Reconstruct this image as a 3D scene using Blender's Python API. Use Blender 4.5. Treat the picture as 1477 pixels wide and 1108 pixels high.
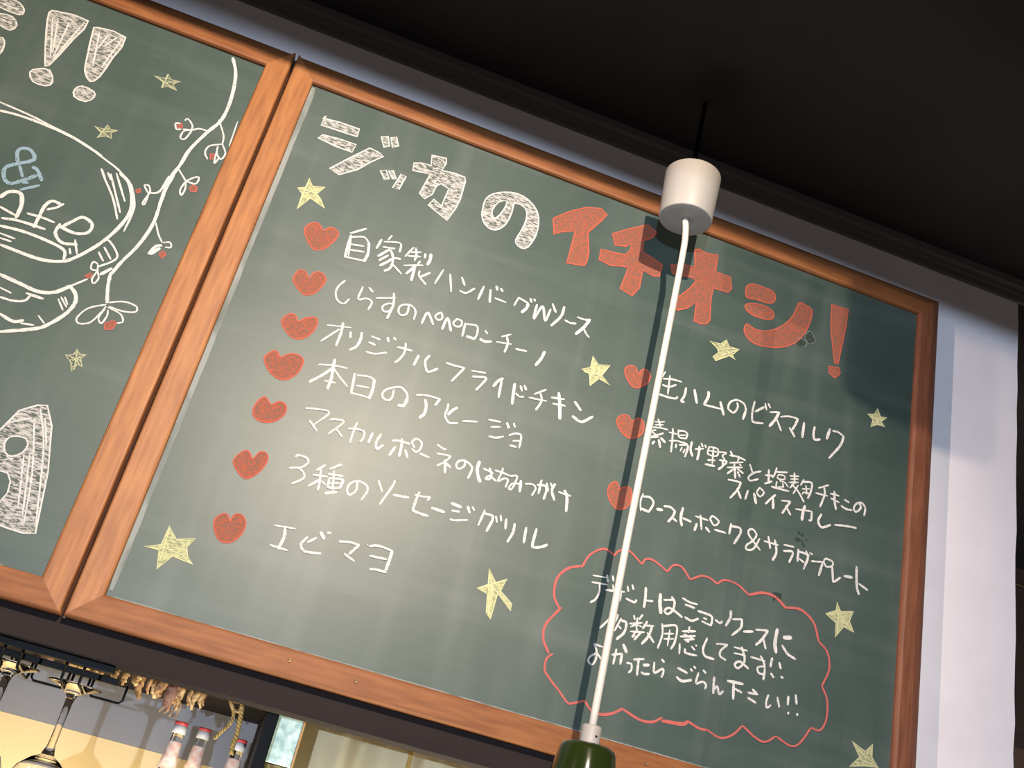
import bpy, bmesh, math, random
from mathutils import Vector, Matrix
from mathutils.geometry import tessellate_polygon
random.seed(7)
S = bpy.context.scene
COL = S.collection
for o in list(bpy.data.objects): bpy.data.objects.remove(o)

# ------------------------------------------------------------------ camera
FPX = 1546.107
RW = ((0.9330264, -0.2856547, 0.2187762), (0.3197252, 0.3793240, -0.8682679), (0.1650378, 0.8800651, 0.4452504))
CAM = Vector((0.2073279, -1.42775478, -0.2203688))
r0, r1, r2 = (Vector(r) for r in RW)
cd = bpy.data.cameras.new('camera'); cam = bpy.data.objects.new('camera', cd); COL.objects.link(cam)
m = Matrix((( r0.x, -r1.x, -r2.x), (r0.y, -r1.y, -r2.y), (r0.z, -r1.z, -r2.z))).to_4x4()
m.translation = CAM
cam.matrix_world = m
cd.sensor_width = 36; cd.lens = FPX / 1477 * 36; cd.clip_start = 0.01; cd.clip_end = 100
S.camera = cam

# ------------------------------------------------------------------ light and exposure
S.view_settings.view_transform = 'Standard'; S.view_settings.look = 'None'
S.view_settings.exposure = 0.0; S.view_settings.gamma = 1.0; S.view_settings.use_curve_mapping = False
w = bpy.data.worlds.new('World'); S.world = w; w.use_nodes = True
w.node_tree.nodes['Background'].inputs[0].default_value = (1.0, 0.90, 0.88, 1)
w.node_tree.nodes['Background'].inputs[1].default_value = 0.60

def spot(name, loc, target, energy, color, size, radius, blend):
    d = bpy.data.lights.new(name, 'SPOT'); d.energy = energy; d.color = color
    d.spot_size = math.radians(size); d.spot_blend = blend; d.shadow_soft_size = radius
    o = bpy.data.objects.new(name, d); COL.objects.link(o); o.location = loc
    o.rotation_euler = (Vector(target) - Vector(loc)).to_track_quat('-Z', 'Y').to_euler()
    return o
def area(name, loc, target, energy, color, sx, sy):
    d = bpy.data.lights.new(name, 'AREA'); d.energy = energy; d.color = color
    d.shape = 'RECTANGLE'; d.size = sx; d.size_y = sy
    o = bpy.data.objects.new(name, d); COL.objects.link(o); o.location = loc
    o.rotation_euler = (Vector(target) - Vector(loc)).to_track_quat('-Z', 'Y').to_euler()
    return o
L1 = Vector((0.36, -1.85, 0.99))
spot('warm_ceiling_spot', L1, (-0.04, 0.0, 0.45), 375, (1.0, 0.83, 0.66), 88, 0.008, 1.0)
spot('cool_window_side_spot', (-0.28, -2.9, -0.35), (1.2, 0.0, 0.3), 275, (0.62, 0.77, 1.0), 70, 0.008, 0.8)
spot('warm_side_spot', (-1.35, -1.3, 0.972), (1.62, 0.0, 0.35), 250, (1.0, 0.78, 0.68), 34, 0.012, 1.0)
area('kitchen_light', (0.1, 0.62, -0.34), (0.12, 1.0, -0.24), 2.5, (1.0, 0.78, 0.46), 0.9, 0.08)
area('kitchen_fill', (0.35, 0.12, -0.75), (0.40, 0.6, -0.05), 5, (1.0, 0.95, 0.92), 1.2, 0.5)
area('curtain_light', (0.52, 0.10, -0.50), (0.62, 0.42, -0.05), 11.0, (1.0, 0.92, 0.72), 0.6, 0.15)
area('side_room_light', (2.2, 1.6, -1.0), (2.2, 2.3, -1.3), 4, (1.0, 0.75, 0.5), 0.5, 0.5)

# ------------------------------------------------------------------ helpers
def ray(px, py):
    return r0*((px-738.5)/FPX) + r1*((py-554)/FPX) + r2
def at(px, py, Y):
    d = ray(px, py); return CAM + d*((Y-CAM.y)/d.y)
def mat(name, color, rough=0.6, metal=0.0, spec=0.5, nscale=0, namt=0.0, bump=0.0, stretch=(1,1,1), trans=0.0, ior=1.45, coat=0.0, color2=None):
    m = bpy.data.materials.new(name); m.use_nodes = True
    nt = m.node_tree; b = nt.nodes['Principled BSDF']
    b.inputs['Base Color'].default_value = (*color, 1); b.inputs['Roughness'].default_value = rough
    b.inputs['Metallic'].default_value = metal; b.inputs['Specular IOR Level'].default_value = spec
    b.inputs['Transmission Weight'].default_value = trans; b.inputs['IOR'].default_value = ior
    b.inputs['Coat Weight'].default_value = coat
    if nscale:
        tc = nt.nodes.new('ShaderNodeTexCoord'); mp = nt.nodes.new('ShaderNodeMapping')
        mp.inputs['Scale'].default_value = stretch
        n = nt.nodes.new('ShaderNodeTexNoise'); n.inputs['Scale'].default_value = nscale; n.inputs['Detail'].default_value = 6
        nt.links.new(tc.outputs['Object'], mp.inputs['Vector']); nt.links.new(mp.outputs[0], n.inputs['Vector'])
        if namt or color2:
            c2 = color2 or tuple(c*(1-namt) for c in color); c1 = tuple(min(1, c*(1+namt)) for c in color) if not color2 else color
            rr = nt.nodes.new('ShaderNodeValToRGB'); rr.color_ramp.elements[0].position = 0.35; rr.color_ramp.elements[1].position = 0.65
            rr.color_ramp.elements[0].color = (*c2, 1); rr.color_ramp.elements[1].color = (*c1, 1)
            nt.links.new(n.outputs['Fac'], rr.inputs[0]); nt.links.new(rr.outputs[0], b.inputs['Base Color'])
        if bump:
            bp = nt.nodes.new('ShaderNodeBump'); bp.inputs['Strength'].default_value = bump; bp.inputs['Distance'].default_value = 0.002
            nt.links.new(n.outputs['Fac'], bp.inputs['Height']); nt.links.new(bp.outputs[0], b.inputs['Normal'])
    return m

def board_mat(name, off):
    m = bpy.data.materials.new(name); m.use_nodes = True; nt = m.node_tree; N = nt.nodes; L = nt.links
    b = N['Principled BSDF']; b.inputs['Roughness'].default_value = 0.435; b.inputs['Specular IOR Level'].default_value = 0.35
    tc = N.new('ShaderNodeTexCoord')
    def noise(scale, st, lo, hi, rotz=0, det=5, dist=0.0):
        mp = N.new('ShaderNodeMapping'); mp.inputs['Scale'].default_value = st; mp.inputs['Location'].default_value = (off, 0, off)
        mp.inputs['Rotation'].default_value = (0, rotz, 0)
        n = N.new('ShaderNodeTexNoise'); n.inputs['Scale'].default_value = scale; n.inputs['Detail'].default_value = det; n.inputs['Distortion'].default_value = dist
        r = N.new('ShaderNodeMapRange'); r.inputs['From Min'].default_value = lo; r.inputs['From Max'].default_value = hi
        L.new(tc.outputs['Object'], mp.inputs[0]); L.new(mp.outputs[0], n.inputs['Vector']); L.new(n.outputs['Fac'], r.inputs['Value'])
        return r.outputs[0]
    a = noise(2.2, (1, 1, 1), 0.35, 0.75, det=4, dist=0.6)          # broad wiped haze
    v = noise(7, (2.6, 1, 0.35), 0.50, 0.85, rotz=0.12)             # vertical wiping
    h = noise(6, (0.3, 1, 3.2), 0.52, 0.88, rotz=-0.05)            # sideways wiping
    f = noise(60, (0.4, 1, 3), 0.3, 0.9)
    def mth(op, x, y):
        n = N.new('ShaderNodeMath'); n.operation = op
        for i, q in enumerate((x, y)):
            if isinstance(q, (int, float)): n.inputs[i].default_value = q
            else: L.new(q, n.inputs[i])
        return n.outputs[0]
    s = mth('ADD', mth('ADD', mth('MULTIPLY', a, 0.16), mth('MULTIPLY', v, 0.19)), mth('ADD', mth('MULTIPLY', h, 0.20), mth('MULTIPLY', f, 0.05)))
    mx = N.new('ShaderNodeMix'); mx.data_type = 'RGBA'
    mx.inputs[6].default_value = (0.028, 0.049, 0.042, 1); mx.inputs[7].default_value = (0.165, 0.185, 0.172, 1)
    L.new(s, mx.inputs[0]); L.new(mx.outputs[2], b.inputs['Base Color'])
    return m

def chalk_mat(name, color, cover, scale=420, stretch=(1,1,1), under=(0.06, 0.075, 0.066), rot=0.5):
    m = bpy.data.materials.new(name); m.use_nodes = True; nt = m.node_tree; N = nt.nodes; L = nt.links
    b = N['Principled BSDF']; b.inputs['Roughness'].default_value = 0.95; b.inputs['Specular IOR Level'].default_value = 0.1
    tc = N.new('ShaderNodeTexCoord'); mp = N.new('ShaderNodeMapping'); mp.inputs['Scale'].default_value = stretch
    mp.inputs['Rotation'].default_value = (0, rot, 0)
    n = N.new('ShaderNodeTexNoise'); n.inputs['Scale'].default_value = scale; n.inputs['Detail'].default_value = 3; n.inputs['Distortion'].default_value = 0.4
    r = N.new('ShaderNodeMapRange'); r.inputs['From Min'].default_value = 0.5-cover*0.32; r.inputs['From Max'].default_value = 0.72-cover*0.32
    L.new(tc.outputs['Object'], mp.inputs[0]); L.new(mp.outputs[0], n.inputs['Vector']); L.new(n.outputs['Fac'], r.inputs['Value'])
    mx = N.new('ShaderNodeMix'); mx.data_type = 'RGBA'; mx.inputs[6].default_value = (*under, 1); mx.inputs[7].default_value = (*color, 1)
    L.new(r.outputs[0], mx.inputs[0]); L.new(mx.outputs[2], b.inputs['Base Color'])
    return m

def obj(name, bm, material, parent=None, smooth=False):
    me = bpy.data.meshes.new(name); bm.normal_update(); bm.to_mesh(me); bm.free()
    o = bpy.data.objects.new(name, me); COL.objects.link(o)
    if material: me.materials.append(material)
    if smooth:
        for p in me.polygons: p.use_smooth = True
    if parent: o.parent = parent
    return o
def thing(name, label, cat, loc=(0,0,0), group=None):
    o = bpy.data.objects.new(name, None); COL.objects.link(o); o.location = loc; o.empty_display_size = 0.05
    o['label'] = label; o['category'] = cat
    if group: o['group'] = group
    return o
def tag(o, label, cat, group=None):
    o['label'] = label; o['category'] = cat
    if group: o['group'] = group
    return o
def box(bm, x0, x1, y0, y1, z0, z1, bevel=0.0):
    r = bmesh.ops.create_cube(bm, size=1.0)
    vs = r['verts']
    for v in vs:
        v.co = Vector(((x0+x1)/2 + v.co.x*(x1-x0), (y0+y1)/2 + v.co.y*(y1-y0), (z0+z1)/2 + v.co.z*(z1-z0)))
    if bevel:
        es = {e for v in vs for e in v.link_edges}
        bmesh.ops.bevel(bm, geom=list(es), offset=bevel, segments=2, profile=0.7, affect='EDGES')
def boxo(name, x0, x1, y0, y1, z0, z1, m, parent=None, bevel=0.0):
    bm = bmesh.new(); box(bm, x0, x1, y0, y1, z0, z1, bevel); return obj(name, bm, m, parent)
def struct(name, *a, **k):
    o = boxo(name, *a, **k); o['kind'] = 'structure'; return o
def lathe(bm, prof, c=(0,0,0), seg=48):
    rings = []
    for r, z in prof:
        if r < 1e-6: rings.append([bm.verts.new((c[0], c[1], c[2]+z))])
        else: rings.append([bm.verts.new((c[0]+r*math.cos(2*math.pi*i/seg), c[1]+r*math.sin(2*math.pi*i/seg), c[2]+z)) for i in range(seg)])
    for A, B in zip(rings, rings[1:]):
        if len(A) == 1 and len(B) == 1: continue
        for i in range(seg):
            j = (i+1) % seg
            if len(A) == 1: bm.faces.new((A[0], B[j], B[i]))
            elif len(B) == 1: bm.faces.new((A[i], A[j], B[0]))
            else: bm.faces.new((A[i], A[j], B[j], B[i]))
    bmesh.ops.recalc_face_normals(bm, faces=bm.faces[:])
def cr(pts, n=6, closed=False):
    P = [Vector(p) for p in pts]
    if len(P) < 3 and not closed: return P
    out = []; k = len(P)
    rng = range(k if closed else k-1)
    for i in rng:
        p1, p2 = P[i], P[(i+1) % k]
        p0 = P[(i-1) % k] if closed or i > 0 else p1*2-p2
        p3 = P[(i+2) % k] if closed or i < k-2 else p2*2-p1
        for t in range(n):
            t /= n
            out.append(0.5*((2*p1)+(p2-p0)*t+(2*p0-5*p1+4*p2-p3)*t*t+(3*p1-p0-3*p2+p3)*t**3))
    if not closed: out.append(P[-1])
    return out
def tube(bm, pts, r, seg=8):
    P = [Vector(p) for p in pts]; rad = r if isinstance(r, (list, tuple)) else [r]*len(P)
    up = Vector((0.13, 0.21, 1)).normalized(); rings = []
    for i, p in enumerate(P):
        t = (P[min(i+1, len(P)-1)]-P[max(i-1, 0)]).normalized()
        a = t.cross(up)
        if a.length < 1e-3: a = t.cross(Vector((1, 0, 0)))
        a.normalize(); b = t.cross(a)
        rings.append([bm.verts.new(p+(a*math.cos(2*math.pi*k/seg)+b*math.sin(2*math.pi*k/seg))*rad[i]) for k in range(seg)])
    for A, B in zip(rings, rings[1:]):
        for k in range(seg): bm.faces.new((A[k], A[(k+1) % seg], B[(k+1) % seg], B[k]))
    bm.faces.new(rings[0]); bm.faces.new(rings[-1][::-1])
    bmesh.ops.recalc_face_normals(bm, faces=bm.faces[:])

# ------------------------------------------------------------------ materials
M_wall = mat('white_wall_paint', (0.70, 0.655, 0.66), 0.8, nscale=14, namt=0.03, bump=0.15)
M_black = mat('black_ceiling_paint', (0.014, 0.011, 0.009), 0.8, nscale=5, namt=0.25)
M_trim = mat('black_moulding', (0.13, 0.12, 0.12), 0.3)
M_beam = mat('dark_lintel_paint', (0.020, 0.016, 0.016), 0.9, spec=0.05, nscale=9, namt=0.10, stretch=(0.3, 1, 3))
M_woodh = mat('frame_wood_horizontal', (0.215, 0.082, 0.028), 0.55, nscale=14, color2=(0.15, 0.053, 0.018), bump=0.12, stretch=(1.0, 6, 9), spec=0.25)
M_woodv_dim = mat('frame_wood_right_dimmed', (0.185, 0.070, 0.036), 0.5, nscale=14, color2=(0.13, 0.046, 0.024), bump=0.12, stretch=(9, 6, 1.0), spec=0.3)  # right stile's copy of the wood, dimmer light darkened into its colour
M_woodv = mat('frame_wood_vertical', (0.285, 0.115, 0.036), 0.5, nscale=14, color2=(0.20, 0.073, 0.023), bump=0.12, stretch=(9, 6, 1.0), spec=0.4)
M_board = board_mat('chalkboard_green', 3.1); M_boardl = board_mat('chalkboard_green_left', 11.7)
M_white = mat('white_plastic', (0.26, 0.245, 0.225), 0.5)
M_cord = mat('white_cord', (0.43, 0.41, 0.365), 0.5)
M_green = mat('dark_green_enamel', (0.013, 0.020, 0.004), 0.12, coat=0.5)
M_dark = mat('dark_metal', (0.004, 0.004, 0.004), 0.45, spec=0.12)
M_glass = mat('clear_glass', (1, 1, 1), 0.0, trans=1.0, ior=1.33)
M_floor = mat('dark_floor', (0.06, 0.045, 0.035), 0.6, nscale=6, namt=0.2)
C_white = chalk_mat('white_chalk_line', (0.46, 0.45, 0.43), 0.85, 500)
C_whitef = chalk_mat('white_chalk_fill', (0.36, 0.35, 0.33), 0.36, 150, (1, 1, 3.2), rot=0.45)
C_red = chalk_mat('red_chalk_line', (0.35, 0.082, 0.052), 1.1, 600, under=(0.3, 0.1, 0.07))
C_redf = chalk_mat('red_chalk_fill', (0.29, 0.070, 0.040), 0.30, 190, (1, 1, 3.4), under=(0.13, 0.075, 0.055), rot=-0.5)
C_redd = chalk_mat('pink_red_chalk_line', (0.36, 0.092, 0.080), 1.1, 600, under=(0.3, 0.12, 0.1))
C_yel = chalk_mat('yellow_chalk_line', (0.41, 0.41, 0.23), 1.1, 600)
C_yelf = chalk_mat('yellow_chalk_fill', (0.36, 0.36, 0.19), 0.5, 260, (1, 1, 2), under=(0.16, 0.17, 0.11), rot=0.9)
C_faint = chalk_mat('faint_yellow_chalk', (0.24, 0.25, 0.15), 0.2, 260, (1, 1, 2), rot=0.9)
C_faintl = chalk_mat('faint_yellow_chalk_line', (0.32, 0.33, 0.21), 0.8, 500)
C_blue = chalk_mat('blue_chalk_line', (0.17, 0.25, 0.30), 0.8, 300)
C_dark = chalk_mat('wet_dark_smudge', (0.025, 0.035, 0.03), 0.8, 200, under=(0.06, 0.08, 0.07))
C_dust = chalk_mat('chalk_dust_edge', (0.20, 0.215, 0.205), 0.5, 40, (1, 1, 0.3), under=(0.11, 0.125, 0.115))

# ------------------------------------------------------------------ setting
WY = 0.035                                   # wall face; frame fronts are at y = 0
CZ = 1.075
bm = bmesh.new()
box(bm, -2.2, 1.19, WY, WY+0.05, 0.0, CZ+0.1)
o = obj('wall_back', bm, M_wall); o['kind'] = 'structure'
# the wall's free right end: a rough plaster edge down to the floor
bm = bmesh.new(); n = 60; prev = None
zs = [CZ+0.1 - i*(CZ+0.1+1.63)/n for i in range(n+1)]
vf = []
for i, z in enumerate(zs):
    e = 1.395+random.uniform(-0.0016, 0.0016)
    vf.append([bm.verts.new(p) for p in ((1.19, WY, z), (e, WY, z), (e-0.004, WY+0.14, z), (1.19, WY+0.14, z))])
for A, B in zip(vf, vf[1:]):
    for k in range(4): bm.faces.new((A[k], A[(k+1) % 4], B[(k+1) % 4], B[k]))
bmesh.ops.recalc_face_normals(bm, faces=bm.faces[:])
o = obj('wall_right_pier', bm, M_wall); o['kind'] = 'structure'
struct('trim_1', -2.2, 1.188, WY-0.016, WY+0.035, -0.037, -0.0004, M_beam, bevel=0.0015)      # black lintel under the boards
struct('ceiling', -4.2, 4.5, -4.2, 3.2, CZ, CZ+0.06, M_black)
struct('floor', -4.2, 4.5, -4.2, 3.2, -1.69, -1.63, M_floor)
bm = bmesh.new()                              # stepped crown moulding at the ceiling
prof = [(WY, 1.032), (WY-0.007, 1.032), (WY-0.007, 1.0365), (WY-0.003, 1.038), (WY-0.003, 1.043), (WY-0.012, 1.045), (WY-0.012, 1.052), (WY-0.008, 1.054), (WY-0.016, 1.060), (WY-0.016, CZ), (WY, CZ)]
A = [bm.verts.new((-2.2, y, z)) for y, z in prof]; B = [bm.verts.new((1.47, y, z)) for y, z in prof]
for i in range(len(prof)):
    j = (i+1) % len(prof); bm.faces.new((A[i], A[j], B[j], B[i]))
bm.faces.new(A); bm.faces.new(B[::-1]); bmesh.ops.recalc_face_normals(bm, faces=bm.faces[:])
o = obj('trim_2', bm, M_trim); o['kind'] = 'structure'
# unseen beam added under the ceiling to cut off the warm spots
bm = bmesh.new(); box(bm, -2.6, 2.6, -0.05, 0.05, 0.9538, CZ-0.001)
o = obj('cutoff_beam', bm, M_black); o['kind'] = 'structure'; o.location = (0.3, -0.86, 0); o.rotation_euler = (0, 0, math.radians(-5))
# unseen header added behind the viewer to cut off the cool spot
o = struct('cutoff_header', -3.9, 4.3, -0.06, 0.0, 0.0128, CZ-0.001, M_black); o.location = (-0.2, -2.10, 0); o.rotation_euler = (0, 0, math.radians(2.8))
struct('wall_far', -4.2, 4.5, 3.1, 3.2, -1.63, CZ, mat('far_dark_wall', (0.07, 0.045, 0.03), 0.7, nscale=4, namt=0.2))

# ------------------------------------------------------------------ chalkboards
BW, BH, FW, PY = 1.2, 0.9396, 0.0374, 0.010
def rail(name, p0, p1, q0, q1, parent, m, flat=False):
    # outer corners p0,p1 and inner corners q0,q1 in (x,z); profile between them
    prof = [(0, WY-0.0005), (0, 0.0085), (0.03, 0.0068), (0.22, 0.0022), (0.40, 0.0), (0.88, 0), (0.96, 0.0015), (1, 0.005), (1, PY+0.006)]
    if flat: prof = [(0, WY-0.0005), (0, 0.0040), (0.02, 0.0016), (0.06, 0.0002), (0.10, 0.0), (0.90, 0), (0.97, 0.0012), (1, 0.005), (1, PY+0.006)]
    bm = bmesh.new(); ends = []
    for p, q in ((p0, q0), (p1, q1)):
        ends.append([bm.verts.new((p[0]+(q[0]-p[0])*t, y, p[1]+(q[1]-p[1])*t)) for t, y in prof])
    A, B = ends
    for i in range(len(prof)-1): bm.faces.new((A[i], A[i+1], B[i+1], B[i]))
    bm.faces.new(A); bm.faces.new(B[::-1]); bmesh.ops.recalc_face_normals(bm, faces=bm.faces[:])
    return obj(name, bm, m, parent)
def chalkboard(x0, label, m_panel, group):
    t = thing('chalkboard', label, 'chalkboard', (x0+BW/2, 0, 0), group)
    t.location = (0, 0, 0)
    boxo('writing_panel', x0+FW-0.004, x0+BW-FW+0.004, PY, PY+0.006, FW-0.004, BH-FW+0.004, m_panel, t)
    e = 0.0004
    rx = 0.0050 if x0 > -0.5 else -e
    O = [(x0+e, e), (x0+BW+rx, e), (x0+BW+rx, BH+0.0062), (x0+e, BH+0.0062)]
    I = [(x0+FW, FW), (x0+BW-FW, FW), (x0+BW-FW, BH-FW), (x0+FW, BH-FW)]
    for k in range(4):
        a, b = k, (k+1) % 4
        rail('frame_rail', O[a], O[b], I[a], I[b], t, M_woodh if k % 2 == 0 else (M_woodv_dim if k == 1 and x0 > -0.5 else M_woodv), flat=(k in (0, 3) or (k == 1 and x0 < -0.5)))
    return t
right = chalkboard(0.0, 'wood-framed green chalkboard with the handwritten red and white menu behind the pendant cord', M_board, None)
left = chalkboard(-BW-0.0042, 'wood-framed green chalkboard with a chalk branch and cafe drawing, left of the menu board', M_boardl, None)
def screw_hole(px, py):
    p = at(px, py, 0); bm = bmesh.new()
    lathe(bm, [(0.0, 0.0006), (0.0011, 0.0006), (0.0014, 0.0012), (0.0024, 0.0009), (0.0027, 0.0)], seg=16)
    bmesh.ops.rotate(bm, verts=bm.verts[:], cent=(0, 0, 0), matrix=Matrix.Rotation(math.pi/2, 3, 'X'))
    bmesh.ops.translate(bm, verts=bm.verts[:], vec=(p.x, 0.0, p.z))
    obj('screw', bm, M_screw, right, True)
M_screw = mat('brass_screw', (0.20, 0.12, 0.05), 0.4, metal=0.7)
for q in ((418, 953), (514, 983), (886, 1090), (932, 1102), (506, 117)): screw_hole(*q)

# ------------------------------------------------------------------ chalk drawing engine
K2, K24, K4, K16, K1 = 200/1477, 240/1477, 400/1477, 160/1477, 100/1477
LAYER = [0]
def P2(tile, s):
    x0, y0, k = tile
    out = []
    for q in s.split():
        a, b = q.split(','); p = at(x0+float(a)*k, y0+float(b)*k, PY); out.append(Vector((p.x, p.z)))
    return out
def pxm(p):                                   # metres per photo pixel on the board
    return (Vector((p.x, PY, p.y))-CAM).dot(r2)/FPX
def ribbon(bm, pts, w, closed=False, n=6, y=None):
    if len(pts) == 1: pts = [pts[0], pts[0]+Vector((0.0008, -0.0003))]
    P = cr([(p.x, p.y, 0) for p in pts], n, closed); P = [Vector((p.x, p.y)) for p in P]
    if len(P) == 2: P = [P[0].lerp(P[1], t/5) for t in range(6)]
    LAYER[0] = (LAYER[0]+1) % 40
    y = PY-0.0004-LAYER[0]*0.00002
    k = len(P); V = []
    for i, p in enumerate(P):
        y -= 0.0000012
        a = P[(i-1) % k] if closed else P[max(i-1, 0)]; b = P[(i+1) % k] if closed else P[min(i+1, k-1)]
        t = (b-a)
        if t.length < 1e-7: t = Vector((1, 0))
        t.normalize(); nn = Vector((-t.y, t.x)); ww = w*pxm(p)*0.5*random.uniform(0.86, 1.12)
        if not closed and i in (0, k-1): ww *= 0.62; p = p+(t*(-1 if i == 0 else 1))*ww*0.5
        V.append((bm.verts.new((p.x+nn.x*ww, y, p.y+nn.y*ww)), bm.verts.new((p.x-nn.x*ww, y, p.y-nn.y*ww))))
    rng = range(k if closed else k-1)
    for i in rng:
        A, B = V[i], V[(i+1) % k]; bm.faces.new((A[0], A[1], B[1], B[0]))
def lines(name, data, m, parent, label=None, w0=3.0):
    """data: list of (tile, 'w:x,y x,y | x,y x,y')"""
    bm = bmesh.new()
    for tile, s in data:
        for st in s.split('|'):
            st = st.strip()
            if not st: continue
            w = w0
            if ':' in st: a, st = st.split(':'); w = float(a)
            ribbon(bm, P2(tile, st), w)
    for f in bm.faces:
        f.normal_update()
        if f.normal.y > 0: f.normal_flip()
    o = obj(name, bm, m, parent)
    if label: o['label'] = label
    return o
def filled(name, tile, outlines, m_fill, m_line, parent, label=None, holes=(), w=2.2, n=3, sm=True, extra=''):
    bm = bmesh.new(); bl = bmesh.new()
    for s in outlines.split('|'):
        pts = P2(tile, s); P = [Vector((p.x, p.y)) for p in (cr([(p.x, p.y, 0) for p in pts], n, True) if sm else [Vector((p.x, p.y, 0)) for p in pts])]
        loops = [P]
        for hs in holes:
            h = P2(tile, hs); loops.append([Vector((p.x, p.y)) for p in cr([(p.x, p.y, 0) for p in h], n, True)])
        flat = [q for lp in loops for q in lp]
        vs = [bm.verts.new((q.x, PY-0.00022, q.y)) for q in flat]
        for tri in tessellate_polygon([[Vector((q.x, q.y, 0)) for q in lp] for lp in loops]):
            try: bm.faces.new([vs[i] for i in tri])
            except ValueError: pass
        for lp in loops: ribbon(bl, lp, w, True, 1)
    for st in extra.split('|'):
        if st.strip(): ribbon(bl, P2(tile, st), w)
    for b in (bm, bl):
        for f in b.faces:
            f.normal_update()
            if f.normal.y > 0: f.normal_flip()
    o = obj(name, bm, m_fill, parent)
    if label: o['label'] = label
    obj('chalk_outline', bl, m_line, o)
    return o

def hatch(o_parent, tile, strokes, m, w=1.6):
    return lines('chalk_hatching', [(tile, strokes)], m, o_parent, w0=w)

# tiles: origin in the photograph and pixels per unit
tA=(440,150,K2); tB=(600,220,K2); tC=(780,280,K2); tD=(950,350,K2); tE=(1060,400,K2)
a=(480,320,K2); b=(660,370,K2); c=(630,450,K2); d=(440,440,K2); e=(680,520,K2); f=(430,560,K2); g=(630,590,K2)
h=(380,640,K2); i_=(530,670,K2); j=(640,690,K2); k=(580,550,120/1477); l=(380,730,K2)
mm=(900,500,K2); nn_=(1060,540,K2); o_=(920,590,K2); q_=(1070,650,K2); r_=(910,700,K2); s_=(1070,740,K2)
t_=(840,810,K2); u_=(980,830,K2); v_=(840,900,K2); w_=(980,920,K2); x_=(770,770,450/1475)

# headline, one part per character stroke group
def glyph(tile, s, red=False, holes=(), extra='', sm=True):
    return filled('chalk_letter', tile, s, C_redf if red else C_whitef, C_red if red else C_white, right,
                  'red outlined chalk letter of the headline' if red else 'white outlined chalk letter of the headline', holes, 2.1 if not red else 2.0, 2, sm, extra)
glyph(tA, '170,225 205,155 380,200 580,270 555,350 400,300|135,360 190,330 350,370 545,435 500,515 330,455|260,690 450,590 690,470 790,520 835,560 700,620 560,700 360,755|810,350 885,345 900,450 840,465|915,360 975,355 995,450 930,465', sm=False, extra='190,160 225,130')
glyph(tA, '800,710 865,710 895,800 845,805|890,715 940,710 970,800 930,800|1025,750 1075,775 1000,910 930,895', sm=False)
glyph(tB, '170,30 325,65 320,120 275,195 400,220 520,265 525,310 470,500 420,600 330,725 130,560 190,500 270,570 310,480 350,390 265,335 215,360 170,450 90,495 35,440 150,235 -37,193 -22,113 60,115 160,140', sm=False)
glyph(tB, '710,600 740,500 830,440 950,425 1080,440 1200,510 1290,630 1305,760 1270,900 1190,1010 1120,1020 1060,960 1080,900 1150,780 1180,680 1160,590 1050,540 1020,640 960,760 880,820 800,820 730,760 700,670', holes=('970,520 880,530 810,620 820,690 860,695 930,620',))
glyph(tC, '130,260 300,190 480,145 640,155 705,220 640,290 500,410 510,620 490,720 460,765 270,735 300,650 365,400 210,405 140,435', True, sm=False)
glyph(tC, '760,425 950,370 1140,330 1240,415 1180,470 1090,500 1085,620 1200,690 1295,760 1260,875 1200,875 1085,815 1050,1000 970,1085 845,1010 930,790 880,770 740,760 620,700 640,590 800,630 900,645 955,600 960,525 910,560 790,545', True, sm=False)
glyph(tD, '385,80 425,70 500,115 630,135 605,310 765,370 775,490 740,535 580,485 555,600 545,830 500,870 440,865 375,840 400,640 300,700 200,720 140,700 145,610 240,560 340,480 395,410 360,375 140,330 130,240 290,240 385,260', True, sm=False)
glyph(tE, '120,100 200,75 300,110 400,150 430,220 400,275 320,270 200,230 120,215|115,290 230,285 350,325 410,380 400,440 330,450 200,410 120,350|125,495 200,550 300,575 400,565 520,510 620,410 680,275 750,300 820,350 800,470 740,600 650,690 540,740 400,750 250,725 150,670 95,570', True)
glyph(tE, '1030,290 1205,345 1180,520 1130,760 1095,930 1060,920 1040,760 1020,540|1000,950 1110,970 1120,1030 1060,1075 1000,1020', True, sm=False)

def text(label, data, w0=2.8):
    return lines('chalk_lettering', data, C_white, right, label, w0)
text('first handwritten menu line, white chalk', [
 (a, '3.2:185,125 360,75|4.2:195,145 160,260 130,375|200,165 330,165 385,230|4.4:385,225 372,345 330,425|175,240 330,262|180,300 335,325|3.2:125,375 335,420|2:195,180 165,370'),
 (a, '630,150 590,195|3.4:520,190 465,285|545,215 700,225 730,260|3.4:730,255 710,325|535,270 620,285 660,290|4:600,300 480,370|3.6:615,305 640,380 625,470 590,510 545,525|3.6:590,360 490,415|4:610,415 500,470|3.4:720,400 640,395 540,455|630,450 730,560'),
 (a, '860,275 770,370|835,325 940,325|800,365 935,372|3.2:885,280 890,350 870,415|3.4:985,340 980,385|4.4:1045,345 1035,410 1005,460|930,420 905,455|2.6:755,465 960,465|3.8:890,465 780,555|4.2:870,490 850,570 835,625|925,525 920,580 990,670|3.8:1035,545 930,590'),
 (a, '1180,510 1085,660|3.2:1250,560 1260,745'),
 (b, '3.2:45,225 75,310|20,365 90,390 185,340|3.4:280,320 215,460|3.6:350,355 340,490|4:415,320 422,362|3.4:460,345 480,375|395,445 515,492|650,440 600,525|3:650,442 700,470 755,505|4.4:750,505 735,550 680,600|3.6:775,450 785,490|3:815,455 825,480|3.6:845,515 810,665 905,535 930,685 990,565|3.6:1010,505 1045,600|4:1135,540 1100,640 995,740|3:1140,680 1200,712 1260,718|1275,650 1350,675 1415,675|4.4:1405,680 1340,760 1255,830|1340,770 1370,830 1400,865')])
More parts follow.
